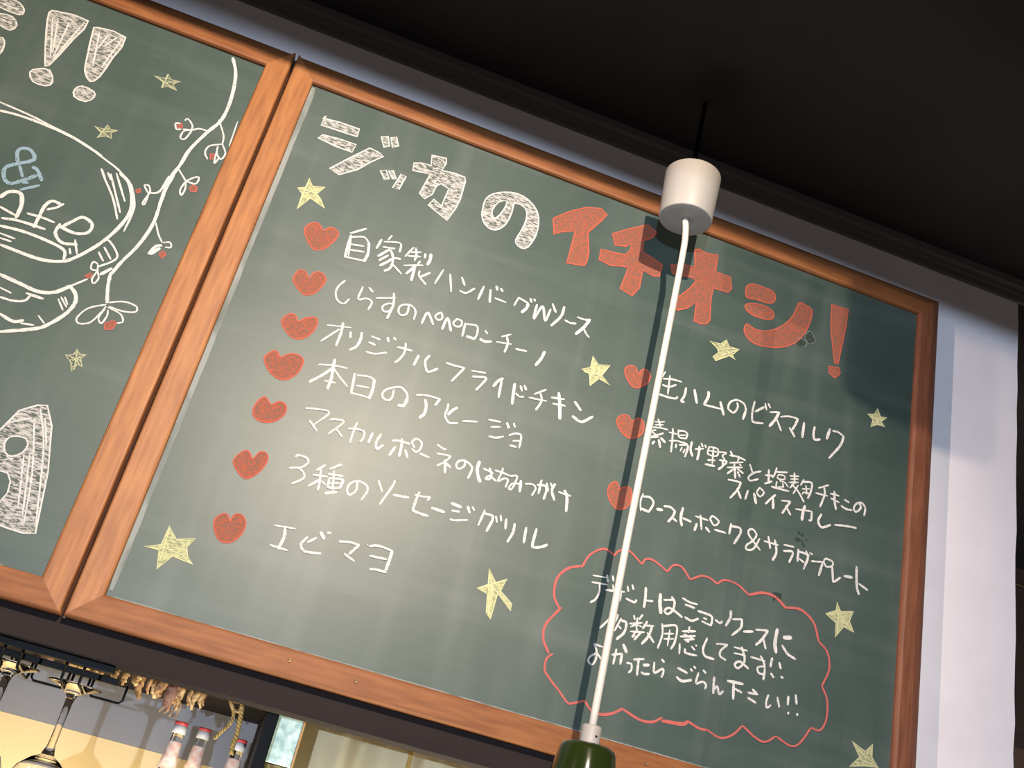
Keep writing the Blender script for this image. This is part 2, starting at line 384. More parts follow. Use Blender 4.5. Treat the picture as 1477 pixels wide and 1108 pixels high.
text('second handwritten menu line, white chalk', [
 (a, '2.8:130,630 60,690 30,760 50,840 115,875 175,825|2.8:320,695 270,825 360,820 415,860 375,940|3.4:385,705 425,750|460,815 665,815|3.4:650,765 650,830 640,900 600,985 575,1035|640,880 585,875 530,905 540,955 600,955 640,900|3:810,900 790,975 740,1000 700,970 710,910 770,885 840,900 880,960 860,1045|3.6:945,1085 1010,970 1070,1095|1110,985 1155,970 1165,1030 1120,1045 1090,1010 1110,985'),
 (c, '3.8:55,185 115,70 150,205|215,75 265,100 255,150 205,155 175,120 215,75|3.6:305,120 270,260|315,130 425,150 430,230 400,290|4:315,260 405,290|515,200 540,235|4:460,290 515,318 580,318|2.4:690,265 790,240|2.6:635,320 795,345|3.2:745,260 755,340 720,430|3.2:840,395 955,420|4.2:1148,425 1110,500 1050,570')])
text('third handwritten menu line, white chalk', [
 (d, '2.2:235,215 490,243|4:405,190 385,290 330,435|3:365,260 170,385|3.4:485,290 482,350|4:605,295 590,370 545,445 475,480|2.8:705,335 800,372|3.8:680,400 745,427|3:650,500 740,522 870,510|3.6:878,345 888,395|3.4:945,350 965,375|3.4:985,450 1140,490|3.2:1072,410 1060,500 1010,575 955,615|4:1210,540 1155,645|3.6:1325,540 1280,600 1290,690 1320,715 1415,680'),
 (c, '3.2:100,545 190,575 295,600|3.2:295,600 155,740|2.6:370,630 520,652|3.2:375,690 520,705 480,770 415,835|4:705,710 650,740 600,795|3.6:690,730 655,915|4.4:830,765 815,860 800,985|840,870 880,905 925,905|3.2:890,790 905,845|3.6:930,785 950,835|2.8:1035,880 1100,855 1165,830|2.6:980,915 1170,955|3.2:1105,870 1115,950 1055,1045'),
 (e, '3:850,395 990,415|3:865,460 1000,485|5:930,345 940,480 940,625|4:1100,440 1165,535|4.2:1075,595 1170,655 1290,600')])
text('fourth handwritten menu line, white chalk', [
 (d, '2.6:145,635 300,645 450,675|4.2:318,580 300,660 280,780 238,895|4:295,670 180,750 45,820|2.8:300,670 370,770 450,870|205,808 325,832|3.8:530,730 490,940|555,750 680,765 740,800|4.4:738,800 720,900 680,1000|540,858 685,885|485,938 600,965 695,1000|3.2:945,905 925,985 880,1020 825,980 840,920 920,885 1020,880 1080,940 1090,1010|4.6:1090,1000 1050,1070 990,1070'),
 (k, '2.6:250,245 400,250 520,275 670,320|4:670,320 585,430|4.4:410,330 425,450 390,580 310,650|3.2:820,405 800,500 760,610 830,740 985,745|4.2:980,470 880,530 810,600|2.8:1070,712 1180,715 1335,722'),
 (e, '2.8:180,632 310,658|205,710 310,712|3:185,810 260,825 340,812|4:378,668 395,725|3.2:450,670 460,715|3:400,800 470,780 525,800 520,870 505,935|440,860 510,860|3.4:405,905 475,925')])
text('fifth handwritten menu line, white chalk', [
 (f, '2.8:80,215 200,225 330,265 170,390|3.2:120,345 200,460|3:330,340 400,335 485,365 320,490|3.2:400,425 465,520|3:530,435 600,435 700,465 690,540 655,575|2.8:628,370 590,460 550,585|4:795,480 745,585|4:885,490 830,580 840,650 905,610|3.2:1000,560 1070,560 1190,595|3.8:1105,540 1100,620 1075,725|3.8:1035,625 970,715|3.8:1140,660 1165,740|3:1240,635 1215,575 1260,540 1315,580 1300,650 1255,680 1210,645|3.4:1295,695 1395,740'),
 (g, '5,380 70,425 100,430|2.6:0,475 90,490 150,505|2.6:150,505 90,560 0,605|3.8:90,540 85,680|3.4:100,580 145,625|3.2:300,560 290,610 240,640 205,610 230,560 290,550 350,590 375,640 330,740|5:455,560 430,640 440,720 462,780|495,635 600,685|3.2:560,630 580,700 560,750 520,745 560,715 630,770|620,655 700,680 780,715|705,630 690,680 650,770 720,740 755,760 730,835|785,715 850,715 845,760 800,850 765,850 800,800 870,800 905,820|4.4:895,765 880,885|940,800 1020,805 1050,850 1010,925|3.6:1115,760 1080,905|3.6:1070,810 1150,820 1165,870 1135,965|1170,790 1185,880|1210,790 1225,830|4:1258,800 1225,870 1250,975|1295,885 1350,905 1425,930|4.6:1360,870 1385,950 1375,1095')])
text('sixth handwritten menu line, white chalk', [
 (h, '3.2:345,145 370,125 450,150 480,195 430,245 370,258|3.2:275,262 370,262 430,320 420,375 300,430|3.6:660,230 565,285|3.6:525,335 680,355|3.4:610,270 600,400 575,500|4:600,385 480,455|620,400 655,440|4:830,225 705,275|3.6:690,325 845,350|3.2:750,290 735,510|3.4:700,370 680,470|4:700,370 835,385 825,450 790,480 690,470|695,425 830,425|5:660,530 780,515|3.2:1000,410 985,500 920,545 890,500 920,430 1010,400 1100,450 1100,520 1040,600|3.2:1225,390 1265,515|3.2:1400,395 1370,460 1235,650'),
 (i_, '3.8:275,325 440,355|505,325 600,345 665,350 635,385|3.6:555,295 520,370 480,490|4:480,490 560,525 645,550|4.6:685,465 820,510'),
 (j, '4.6:80,265 185,310|3.4:85,345 165,358|3:65,435 120,450 255,445|4:255,300 275,370|3:305,305 325,345|3.4:438,340 365,505|3.6:430,375 515,400 520,450|4.2:520,445 455,565|3:555,405 565,470|3:605,395 612,460|3.8:665,435 655,540|4:755,485 735,580 675,680|4:878,525 850,690|4.2:988,540 945,700 955,735 1030,735 1100,710')])
text('seventh handwritten menu line, white chalk', [
 (l, '2.6:115,207 340,243|4.6:230,235 220,330 155,460|3.6:68,415 255,475|3.8:470,330 400,410 430,480 520,500 610,508|3.6:465,390 565,340|5.2:610,280 645,355|4:680,285 720,292|3.6:805,380 900,385 1020,415|4:1015,420 910,515|3.6:860,510 965,590|1.4:1100,405 1120,432|3.6:1130,430 1220,425 1370,480|4.6:1370,480 1340,580 1300,690|3.8:1130,532 1310,570|3.6:1130,675 1200,680 1310,710')])
text('first white menu line of the right column', [
 (mm, '440,270 350,400|415,345 500,350 610,378|3:490,310 465,510|410,408 480,430 555,408|3.2:340,495 450,535 545,555 570,535|3.4:660,440 645,520 610,580 640,590|4.6:750,460 775,605|4.2:900,480 895,540 850,620|3:850,620 1030,665|4.2:1025,590 1060,730|3:1205,600 1210,650 1165,705 1110,660 1130,595 1200,570 1275,610 1300,680|3.8:1300,675 1265,775'),
 (nn_, '3.2:210,290 185,400 180,480|3.4:180,480 200,512 300,525|3.8:215,400 310,350|320,310 335,380|355,315 375,360|370,405 470,405|4.2:470,405 430,480 365,555|440,470 490,605|485,455 570,450 670,475|3.6:670,475 640,540 610,590|3.6:580,570 635,670|4:735,515 715,675|3.8:848,560 835,630 845,695 905,695|4.4:1010,585 975,690|3:1040,605 1100,620 1155,665|3.8:1155,665 1120,760 1000,895')])
text('second white menu line of the right column', [
 (o_, '3:215,110 240,190|2:175,140 285,140|2:180,170 270,170|2.4:130,195 240,205 320,225|2.4:190,225 150,240 200,280 270,260 120,305 220,300|3.4:150,375 175,345|4:220,330 235,410|4:240,310 290,360|3:370,210 365,320 350,460|2.4:330,250 410,270|2.4:330,340 440,345|2.6:430,225 435,300 515,320|2.6:435,235 490,240 525,270 510,320|2:440,285 510,280|2.6:390,335 525,370|2.8:410,375 400,415|3:440,385 520,385 530,420 500,510|2.4:470,410 450,450|2.4:500,430 480,470|3.4:575,350 560,430 580,505|2.6:610,428 700,425|3.4:655,395 650,460 630,545|2.8:675,365 690,405|2.8:715,385 725,415'),
 (o_, '2.6:760,400 745,480 840,500 850,430 770,405|2.2:755,445 845,460|2.6:805,410 790,590|2.8:740,545 820,550|3.4:715,590 815,610|2.4:860,460 940,470 900,500 925,540|2.6:865,545 945,560 915,600|3.2:900,550 900,610 855,645|2.8:985,450 1010,510|2.8:975,495 1060,510 1145,550|2.2:1080,510 1060,560|2.6:975,575 1120,570|2.4:1080,590 1095,605|2.4:1020,610 1030,590|2.6:950,625 1110,625|3.6:1030,620 1035,740|3:1020,640 950,690|3:1060,640 1120,690|3:1060,670 1085,730|2.8:1190,590 1225,700|2.8:1310,665 1230,685 1175,730 1195,765 1280,750'),
 (q_, '3:285,205 280,350|2.8:245,265 330,270|3:240,355 320,330|2.8:370,185 345,260 320,290|3:360,230 480,235|2.2:385,260 380,300 450,310 445,270 385,260|2.2:370,330 365,385 440,390|2.2:400,325 450,340 490,390|2.2:430,345 440,395|3.4:315,385 500,435|3:560,240 560,340|2.4:510,270 605,275|2.4:520,305 600,305|2.4:500,340 600,340|2.4:560,345 510,400|2.4:600,370 545,460|3:530,360 600,440 660,550|2.8:660,310 625,370|3.2:650,335 740,345 735,430 700,510|2.4:680,370 690,470|2.2:640,410 720,410|2.2:660,440 640,465|2.2:650,445 720,460'),
 (q_, '2.8:815,400 925,370|2.8:785,453 910,485|3.2:875,395 880,470 830,600|2.8:940,460 1035,485|2.8:945,510 1035,555|3.8:985,435 985,540 1000,630|3:1090,525 1140,555|3.4:1055,590 1110,625 1170,635|3.2:1245,560 1265,610 1215,655 1190,620 1215,570 1270,560 1310,610 1300,695')])
text('indented white menu line of the right column', [
 (o_, '2.8:960,755 1020,765 1095,785|3.2:1095,785 1060,860 980,950|3.6:1055,850 1095,955|3.4:1170,870 1140,965|4:1235,900 1255,1010|2.6:1295,840 1265,890 1300,935 1340,890 1295,840'),
 (q_, '3.2:355,475 300,520 250,570|4.2:330,510 330,620|2.8:420,535 515,545|3.4:515,545 470,610 425,670|3.4:465,590 515,690|2.8:570,625 740,650|3.4:740,650 735,740 710,745|4.4:670,590 650,650 635,745|3.8:845,680 810,750 845,820 940,795|3.4:985,795 1100,805 1215,828')])
text('third white menu line of the right column', [
 (r_, '2.4:130,90 100,170 100,275|3.2:125,120 200,130 240,190 190,285|4:110,250 190,285|4.6:275,255 335,265|3.4:350,225 420,235 470,280|3.6:470,280 440,340 395,390|3.4:440,345 485,385|4:555,240 530,340 540,435|3.2:550,350 640,390|3:685,330 820,375|3.2:740,320 750,475|3.8:700,410 675,485|3.6:795,450 835,500|2.8:840,360 870,330 935,390 885,430 840,360|3.2:890,475 1010,510|3.4:1065,410 1045,520|3.4:1060,435 1160,460 1165,520|4:1165,515 1095,625|3:1375,695 1260,540 1255,480 1300,475 1335,530 1300,590 1230,640 1230,685 1300,680 1370,570'),
 (s_, '3:235,300 385,345|3.2:280,250 300,380|3.6:350,290 365,420 325,505|2.8:445,340 555,365|3.4:440,405 540,420 500,530|4:600,390 590,515|3.4:600,410 700,460 655,600|3:610,490 660,530|2.6:680,405 700,445|2.6:720,425 750,445|2.6:700,440 715,465|2.8:735,515 860,525|4:860,525 815,670|2.8:890,485 960,520 960,565 900,575 870,520 890,485|3.4:960,570 965,690 975,735 1045,690|4:1085,675 1170,688|4:1218,575 1220,780 1243,870|3.4:1240,755 1335,825')])
text('first white line inside the red cloud', [
 (t_, '2.4:110,150 255,175|2.8:100,222 265,250|3:180,235 180,320 140,400 80,440|3.2:262,145 268,220|3:325,155 330,210|3:245,305 450,325|2.4:325,250 332,330|4.4:400,280 400,380 360,455|3:480,265 490,320|3:530,250 545,300|3.2:465,395 550,435 575,410|4:675,280 670,380 655,490|3:670,415 750,425|5.4:830,345 825,450 835,555|2.8:865,410 985,410|3.6:950,375 980,440 960,520 910,560 875,530 920,495 1000,545 1060,595|3:1065,390 1140,435 1225,460|3.4:1095,460 1195,497|3.4:1090,595 1160,632 1235,610'),
 (u_, '3.4:195,380 330,430 345,480 330,540|3:255,455 290,470|3:235,490 330,535|3:380,475 430,510 455,490|4:545,380 540,450 490,540|2.8:560,470 665,470|3.6:665,470 650,560 555,640|3.8:680,600 780,600|3:810,580 940,590|4:940,590 880,680 810,745|3.2:890,670 915,785|5.4:1040,575 1015,720 1025,825|6:1105,665 1190,665|3.8:1090,745 1150,840 1235,895')])
text('second white line inside the red cloud', [
 (t_, '3.2:360,530 300,600 185,710|3:330,620 375,570 340,660|3:410,610 340,740|3.8:415,630 465,660 440,760 360,830|2.6:385,690 410,720|3:545,575 555,620|3:640,570 600,620|2.8:500,665 640,655|2.8:585,600 570,720|2.4:570,670 510,700|2.4:590,680 630,700|2.8:510,745 660,755|2.6:590,720 530,800 560,790|3.2:620,760 550,835|3.2:690,640 640,720|2.8:660,680 760,690|3.8:740,700 700,800 630,880|3.4:690,760 760,865|3:850,665 850,780 800,925|3.2:855,690 1000,690 985,850 940,935|2.8:870,770 970,770|2.8:865,825 970,825|2.8:930,730 905,900|3:1140,695 1130,760|3.4:1060,745 1205,745|3.2:1040,800 1200,795|2.8:1080,775 1180,825|3:1080,835 1190,830|3:1100,850 1135,855|3:1035,875 1030,985|3.4:1090,930 1100,975 1215,1005|3:1160,905 1195,945|3:1205,895 1215,900'),
 (u_, '3.4:295,670 250,780 270,860 365,895|2.8:390,730 510,740|3.4:510,740 440,800 430,860 490,905|2.8:580,765 720,805|2.8:580,830 700,855|3.4:660,765 690,870 680,940 620,990 585,950 640,920 730,995|3:755,870 910,915|3.4:860,860 895,930 905,1010 890,1115|3:890,970 830,985 840,1040 900,1060|3.8:985,880 965,975|3.8:1060,930 1075,995|3.6:970,1045 1000,1090|3.4:1075,1080 1100,1095')])
text('third white line inside the red cloud', [
 (v_, '3:125,215 150,300 140,380 100,435 60,400 80,350 150,320 200,380|2.8:125,215 215,250|3.6:360,270 325,430|3.4:310,330 420,320|4:420,320 400,430|4.8:435,220 470,305|3:470,415 520,430 520,490 490,520|3.2:545,380 655,375|3.6:600,365 590,450 580,550|4.4:650,440 710,440|3.4:625,515 660,535 710,535|3.2:765,410 765,520 850,480 860,520 840,570|3.2:845,380 870,410|4:1015,470 1115,525|3.8:1000,565 1060,610 1160,600|3:1150,480 1170,505|3:1185,455 1205,475'),
 (w_, '3.2:200,375 175,485 240,470 280,500 270,545|3:250,345 280,380|3.8:370,420 360,520 358,595|3.4:360,560 400,520 420,600 465,570|4.6:510,460 675,495|4.4:575,480 570,655|3.6:590,545 660,585|3.6:725,585 830,605|3.4:775,550 825,600|3.6:725,640 810,695|3.4:945,610 920,690 930,745 970,720|3.4:1040,635 1060,740|4:1158,625 1150,715|3.8:1235,610 1245,710|4:1150,800 1160,808|4:1245,815 1258,825')])
lines('chalk_cloud_outline', [(x_, '225,160 265,100 330,72 378,100|378,105 405,80 450,82 510,145|510,145 530,120 570,130 630,180|630,180 660,150 700,160 738,218|738,218 790,200 830,210 865,238|865,238 900,220 960,240 1015,290|4:1015,290 1080,280 1140,300 1190,352|3.6:1190,350 1260,360 1320,420 1345,510|1345,510 1385,560 1395,640 1360,720|1360,720 1385,790 1380,880 1350,930 1308,918|1308,918 1260,985 1215,1005 1142,958|1142,958 1090,985 1040,960 985,908|985,908 940,950 880,965 815,925|3.4:825,930 780,920 725,885|5:725,890 700,900 605,885|3.6:605,870 560,890 500,880 418,828|4:418,828 370,850 320,855 290,845|290,848 265,830 240,790|240,790 190,800 160,800 120,745|120,745 70,680 50,640 60,590 88,568|3.6:70,565 45,500 55,430 128,350|3.6:118,350 95,290 110,210 160,165 222,152')], C_redd, right, 'wavy red chalk cloud outline around the lower right note', 3.0)

# hearts
H1=(280,230,K24); H2=(280,400,K24); H3=(280,550,K24); St=(200,720,K16); G5=(860,590,K1); G6=(860,680,K1)
hearts = [
 (H1,'1145,632 1110,575 1050,565 985,610 990,680 1040,780 1085,805 1180,780 1270,690 1275,640 1210,605','first left-column red chalk heart'),
 (H1,'1020,1055 985,995 930,985 880,1050 890,1100 940,1170 990,1205 1080,1180 1165,1085 1155,1030 1110,1000 1060,1010','second left-column red chalk heart'),
 (H2,'925,392 900,340 850,325 785,370 785,430 850,520 920,548 1000,530 1080,450 1090,365 1000,360','third left-column red chalk heart with a pointed lobe'),
 (H2,'770,712 740,665 700,655 625,710 640,790 700,870 760,905 830,905 920,850 970,750 930,695 850,680','fourth left-column red chalk heart, the widest'),
 (H3,'680,208 640,145 590,155 530,230 530,310 600,360 700,360 790,310 820,240 790,190 740,185','fifth left-column red chalk heart'),
 (H3,'520,692 490,630 440,620 350,700 380,790 455,865 560,820 650,710 640,640 580,630','sixth left-column red chalk heart'),
 (St,'1215,302 1190,220 1130,195 1030,250 1000,350 1040,500 1110,570 1230,575 1360,480 1425,330 1380,220 1300,200 1240,250','seventh and lowest left-column red chalk heart'),
 (mm,'150,290 120,220 60,205 10,240 20,320 90,430 170,435 250,390 280,310 240,250 190,250','top red chalk heart crossed by the cord shadow'),
 (G5,'760,262 680,150 570,130 450,200 445,330 540,500 690,620 850,610 980,520 1010,380 990,260 880,200','middle red chalk heart beside the cord'),
 (G6,'500,372 440,240 380,225 280,300 240,450 280,620 390,770 500,820 650,760 740,600 740,400 660,330 560,350','lowest red chalk heart beside the cord')]
for tl, s, lb in hearts: filled('chalk_heart', tl, s, C_redf, C_red, right, lb, w=2.0, n=3)
# stars
Q1=(820,490,K16); Q2=(1010,480,80/1477); Q3=(1077,508,K4); Q4=(650,808,K4); Q5=(1077,808,K4); Z4=(0,0,K4); Q=(0,250,K4)
stars = [
 (H1,'1025,170 1050,240 1160,250 1085,310 1155,435 1030,345 915,440 960,310 920,255 990,250','yellow chalk star under the headline start',right,'1025,170 915,440|1160,250 960,310|920,255 1085,310 1155,435'),
 (St,'410,360 500,540 760,530 640,640 650,760 720,870 450,760 240,935 270,680 70,635 300,610','large yellow chalk star left of the lowest heart',right,'410,400 350,600 290,800|500,560 720,560|330,640 600,760|450,640 640,700|700,850 600,790'),
 (Q1,'325,220 395,340 550,345 440,480 550,610 400,520 285,615 275,460 170,395 290,375','yellow chalk star between the two text columns',right,'330,260 280,600|540,360 300,580|200,430 440,480|350,300 330,500|400,360 400,480'),
 (Q2,'690,200 770,380 1030,450 850,590 930,720 760,620 400,750 330,650 480,540 450,420 250,235 540,310','yellow chalk star under the red headline',right,'600,420 960,440|460,640 980,480|700,240 560,400'),
 (Q3,'697,300 712,345 745,348 715,370 735,397 695,385 660,398 672,360 645,330 680,332','small solid yellow chalk star near the right rail',right,'690,345 700,385|670,350 725,365'),
 (Q4,'205,45 240,120 300,100 265,165 325,235 320,270 250,180 210,315 190,280 195,180 140,150 200,130','tall yellow chalk star right of the last menu line',right,'205,60 200,300|220,90 205,290|150,150 300,105|210,130 320,250|225,130 215,270'),
 (Q5,'480,225 500,275 568,275 545,325 570,385 515,355 470,410 475,335 420,285 475,270','yellow chalk star right of the red cloud',right,'490,260 480,400|500,300 560,380|430,290 560,280|520,290 500,360'),
 (Q5,'560,965 630,1020 670,980 665,1050 700,1105 620,1095 545,1100 600,1050','yellow chalk star cut by the bottom right corner',right,'570,980 630,1050|660,990 630,1060|600,1060 690,1095'),
 (Z4,'820,405 880,420 895,395 910,425 960,437 920,450 940,483 890,460 860,470 870,440','small faint yellow chalk star beside the branch top',left,'830,408 940,480|895,400 865,468|958,437 880,440'),
 (Z4,'505,675 555,690 575,665 585,690 630,697 590,710 595,740 560,725 515,735 540,710','small faint yellow chalk star above the oval',left,'505,675 590,738|575,668 520,735|628,697 545,705'),
 (Q,'412,940 425,965 458,967 430,990 437,1035 410,1020 380,1060 378,1010 350,970 390,968','small yellow chalk star under the oval ribbon',left,'412,945 395,1050|350,968 430,1000|455,967 385,1000|400,985 430,1030')]
for tl, s, lb, par, ex in stars: filled('chalk_star', tl, s, C_faint if par is left else C_yelf, C_faintl if par is left else C_yel, par, lb, w=1.7, n=1, sm=False, extra=ex)
# dark wet smudges left by wiping
o = filled('wiped_smudge', tE, '640,680 700,650 760,700 740,745 660,735|750,620 800,580 840,640 850,690 780,710', C_dark, C_dust, right, 'dark wiped spot beside the last red letter', w=0.7, n=3)
lines('wiped_smudge', [(s_, '4:600,205 625,225|2.6:575,262 650,310|4:640,335 665,350|2.6:640,245 655,225|2.6:570,280 600,300|2.4:680,280 690,290')], C_dark, right, 'dark wiped marks above the third right-column line')
filled('wiped_smudge', s_, '330,840 420,865 412,925 365,900 330,950', C_dark, C_dark, right, 'small dark wiped square on the cloud outline', w=0.6, n=1, sm=False)
# chalk dust gathered along the inner frame edges
def dust(par, x0, pts, w):
    bmd = bmesh.new(); ribbon(bmd, [Vector(p) for p in pts], w)
    for f_ in bmd.faces:
        f_.normal_update()
        if f_.normal.y > 0: f_.normal_flip()
    obj('chalk_dust', bmd, C_dust, par)
dust(right, 0, [(FW+0.0035, FW+0.01+i*0.085) for i in range(11)], 8)
dust(right, 0, [(FW+0.01+i*0.16, FW+0.0012) for i in range(8)], 2.2)
dust(left, 0, [(-0.0042-FW-0.05-i*0.10, FW+0.0015) for i in range(4)], 2.0)

# ------------------------------------------------------------------ drawings on the left board
Z=(0,0,K2); Y2=(0,180,K2); GH=(0,560,240/1108)
def lglyph(tile, s, lb, holes=(), n=2, sm=True, extra=''):
    return filled('chalk_letter', tile, s, C_whitef, C_white, left, lb, holes, 2.4, n, sm, extra)
lglyph(Z, '525,135 620,125 940,225 780,420 520,700 480,640 495,320|320,770 400,735 530,750 560,880 480,915 350,870', 'left of two white chalk exclamation marks', extra='560,200 540,600|620,200 560,560|740,240 570,600|900,240 560,640')
lglyph(Z, '1040,295 1340,400 1200,620 1060,820 960,870 905,760 930,600 990,340|800,950 880,920 1000,980 1000,1040 910,1085 790,1030', 'right of two white chalk exclamation marks', extra='1060,350 990,700|1150,380 1040,520|1300,420 1080,720|1250,400 1100,500')
lglyph(Z, '-60,-30 150,0 240,70 255,130 200,160 0,80 -60,50|0,150 130,180 180,270 110,325 0,270 -60,200|0,400 45,430 40,500 0,575 -40,500', 'white chalk character cut by the left edge', extra='0,30 200,110|0,200 130,260')
lglyph(GH, '0,280 130,150 250,115 315,115 345,250 320,560 235,970 150,965 40,930 -40,900 -40,800 50,700 70,620 50,565 -40,540 -40,310', 'white filled chalk figure with a round eye hole', holes=('108,320 170,335 185,380 150,430 80,455 35,430 30,370 60,330',), sm=False,
       extra='270,140 290,400 240,900|230,200 215,560 160,900|300,200 310,400|160,440 120,800|200,430 150,860|10,480 90,470|60,230 210,200')
lines('chalk_lettering', [(Y2, '190,400 185,300 230,255 320,270 370,350 330,390 180,420 60,460 40,550 70,610 130,630 260,590 390,545|5:210,440 240,560|350,455 400,490 445,600|4.6:220,695 420,650|4:240,620 300,620')], C_blue, left, 'pale blue chalk letter above the white cafe lettering', 5.6)
lines('chalk_lettering', [(Q, '5.5:0,130 50,100 110,110 115,170 85,240|4:0,180 80,225|4.4:10,240 100,255 240,300|4.8:325,168 280,150 240,175 210,230 180,290|250,195 300,185 340,165|145,215 230,240 290,265|4.6:320,290 380,260 440,235 490,270 470,315 400,320 310,280|4.6:320,270 295,320 330,370 410,380|3:400,355 410,430|3:370,400 375,430')], C_white, left, 'white chalk cafe lettering in the oval', 3.6)
lines('chalk_oval', [(Z4, '3:0,545 150,610 260,665 430,755 560,850 640,915 690,990 705,1108|4:0,590 100,615 250,670 400,740 540,830'),
 (Q, '5:640,0 690,60 700,180 650,270 540,370 400,450 320,470 200,455 0,380|545,0 600,130 625,245|590,5 640,210|620,0 665,150|700,60 715,180 660,310'), (Z4, '3:540,900 560,950|3:575,920 590,960')], C_white, left, 'white chalk oval around the cafe lettering', 3.0)
lines('chalk_ribbon', [(Q, '4.5:0,280 120,310 250,360 340,410 340,460|0,320 80,350|0,345 60,365|5.6:0,540 110,590 200,630 290,635 380,600|3:380,600 465,565|3.5:0,660 70,680 130,680 160,655|4:140,640 230,670|5.4:370,600 400,640 400,690 350,750 250,810 180,830 0,845|4.6:0,750 70,790 125,785|3:110,800 180,810|2.6:205,760 235,800|2.6:310,670 335,730|2.6:325,660 355,715|2.6:345,660 360,700|540,370 580,360 625,435 600,470 520,500|555,395 590,460|525,420 550,470|3:0,610 60,640')], C_white, left, 'white chalk ribbon banner under the oval', 3.0)
lines('chalk_branch', [(Z4, '4.8:1240,310 1255,400 1230,530 1180,640 1100,710 1010,800 960,880 900,960 870,1040 845,1108|1165,640 1190,720 1185,770|1180,770 1115,780 1092,815 1105,850|1185,770 1200,820 1175,850 1155,820 1160,780|1160,790 1140,870 1170,840|1105,700 1060,688 1020,695 975,690|985,645 1000,635 1025,670 1020,695|1020,695 980,700 960,735 985,742 1020,700|960,660 935,660 940,690 965,690|950,900 990,965|990,965 1040,945 1060,950 1040,980 990,965|990,965 960,1010 965,1040 985,1010 990,970|3:900,940 850,1020 800,1030|790,1030 770,990 790,988 800,1010 795,1030 760,1080 770,1088 790,1040|1.8:1265,650 1220,780'),
 (Q, '4.6:930,0 870,110 820,260 740,380 650,470 590,540|4.8:590,530 575,600 570,690|565,700 470,720 410,770 420,800 480,795 540,740 565,710|570,690 660,685 725,710 720,740 650,735 580,710|560,720 525,770 540,800 570,760 575,730|575,715 640,750 655,790 625,800|830,265 845,330 865,370|870,370 905,370 910,395 880,395|4:790,430 830,390 862,385|5:800,432 850,400|520,520 485,510 495,475 520,485 520,520 525,560 500,588 490,565 520,520|5:535,540 595,508')], C_white, left, 'white chalk branch with looped leaves', 2.5)
for tl, s in ((Q,'555,825 560,800 600,785 622,795 600,830 560,835'),(Z4,'1120,820 1140,820 1145,850 1120,850'),(Z4,'945,662 970,658 972,680 950,685'),(Z4,'1010,1000 1030,985 1052,1000 1045,1022 1015,1022'),(Z4,'722,1015 745,1005 750,1025 730,1030'),(Q,'845,430 870,415 885,435 860,455'),(Q,'450,550 480,532 495,540 475,560')):
    filled('chalk_berry', tl, s, C_redf, C_redd, left, w=1.4, n=1, sm=False)

# ------------------------------------------------------------------ pendant lamp
PX, PYY = 0.657, -0.12
pl = thing('pendant_lamp', 'white canopy, long white cord and dark green shade hanging before the menu board', 'lamp', (PX, PYY, 0.90))
def PL(bm_, name, m, sm=True, par=None):
    bmesh.ops.translate(bm_, verts=bm_.verts[:], vec=(0, 0, -0.90))
    return obj(name, bm_, m, par or pl, sm)
bm = bmesh.new(); lathe(bm, [(0, 0.902), (0.043, 0.902), (0.0445, 0.9005), (0.0448, 0.899), (0.0418, 0.8155), (0.0412, 0.8142), (0.0400, 0.8138), (0.008, 0.8138), (0.006, 0.8146), (0, 0.8146)], seg=72)
o = PL(bm, 'canopy', M_white)
bm = bmesh.new(); tube(bm, cr([(0.0, 0, 0.815), (0.0045, 0, 0.79), (0.0062, 0, 0.74), (0.004, 0, 0.5), (0.001, 0, 0.25), (0, 0, 0.01)], 6), 0.0050, 14)
PL(bm, 'cord', M_cord)
bm = bmesh.new(); lathe(bm, [(0, 0.026), (0.0115, 0.026), (0.0125, 0.0245), (0.0125, 0.004), (0.0135, 0.0)], seg=40); so = PL(bm, 'cord_grip', M_white)
bm = bmesh.new(); lathe(bm, [(0, 0.0022), (0.0011, 0.0022), (0.0013, 0.0)], seg=12)
bmesh.ops.rotate(bm, verts=bm.verts[:], cent=(0, 0, 0), matrix=Matrix.Rotation(math.radians(90), 3, 'X')); bmesh.ops.rotate(bm, verts=bm.verts[:], cent=(0, 0, 0), matrix=Matrix.Rotation(math.radians(8), 3, 'Z'))
bmesh.ops.translate(bm, verts=bm.verts[:], vec=(0.003, -0.0118, 0.013)); PL(bm, 'set_screw', M_dark, True, so)
bm = bmesh.new(); lathe(bm, [(0, 0.003), (0.028, 0.002), (0.0335, -0.001), (0.0355, -0.006), (0.040, -0.030), (0.047, -0.062), (0.052, -0.085), (0.075, -0.12), (0.11, -0.15), (0.135, -0.175), (0.138, -0.185), (0.134, -0.184), (0.108, -0.156), (0.07, -0.12), (0.045, -0.08), (0.030, -0.01), (0, -0.008)], seg=72)
PL(bm, 'lamp_shade', M_green)
bm = bmesh.new(); lathe(bm, [(0, -0.085), (0.014, -0.088), (0.016, -0.10), (0.028, -0.125), (0.030, -0.145), (0.022, -0.165), (0, -0.172)], seg=32); PL(bm, 'bulb', M_white)
bm = bmesh.new(); tube(bm, [(0.004, 0.018, 0.9022), (0.004, 0.018, CZ-0.001)], 0.004, 10); PL(bm, 'ceiling_bracket', M_dark, False)
# unseen cylinder added on the ceiling; its body blocks part of the warm light
cs = thing('ceiling_shadow_caster', 'unseen black cylinder added under the ceiling to shade the menu board corner', 'lamp', (0.69, -1.10, CZ))
bm = bmesh.new(); lathe(bm, [(0, 0), (0.058, 0), (0.058, -0.198), (0.054, -0.205), (0.046, -0.205), (0.044, -0.18), (0, -0.18)], seg=48); obj('blocker_body', bm, M_black, cs, True)
bm = bmesh.new(); lathe(bm, [(0, -0.181), (0.04, -0.183), (0.030, -0.192), (0, -0.196)], seg=32); obj('lens', bm, M_glass, cs, True)  # glass end of the added cylinder, gives no light

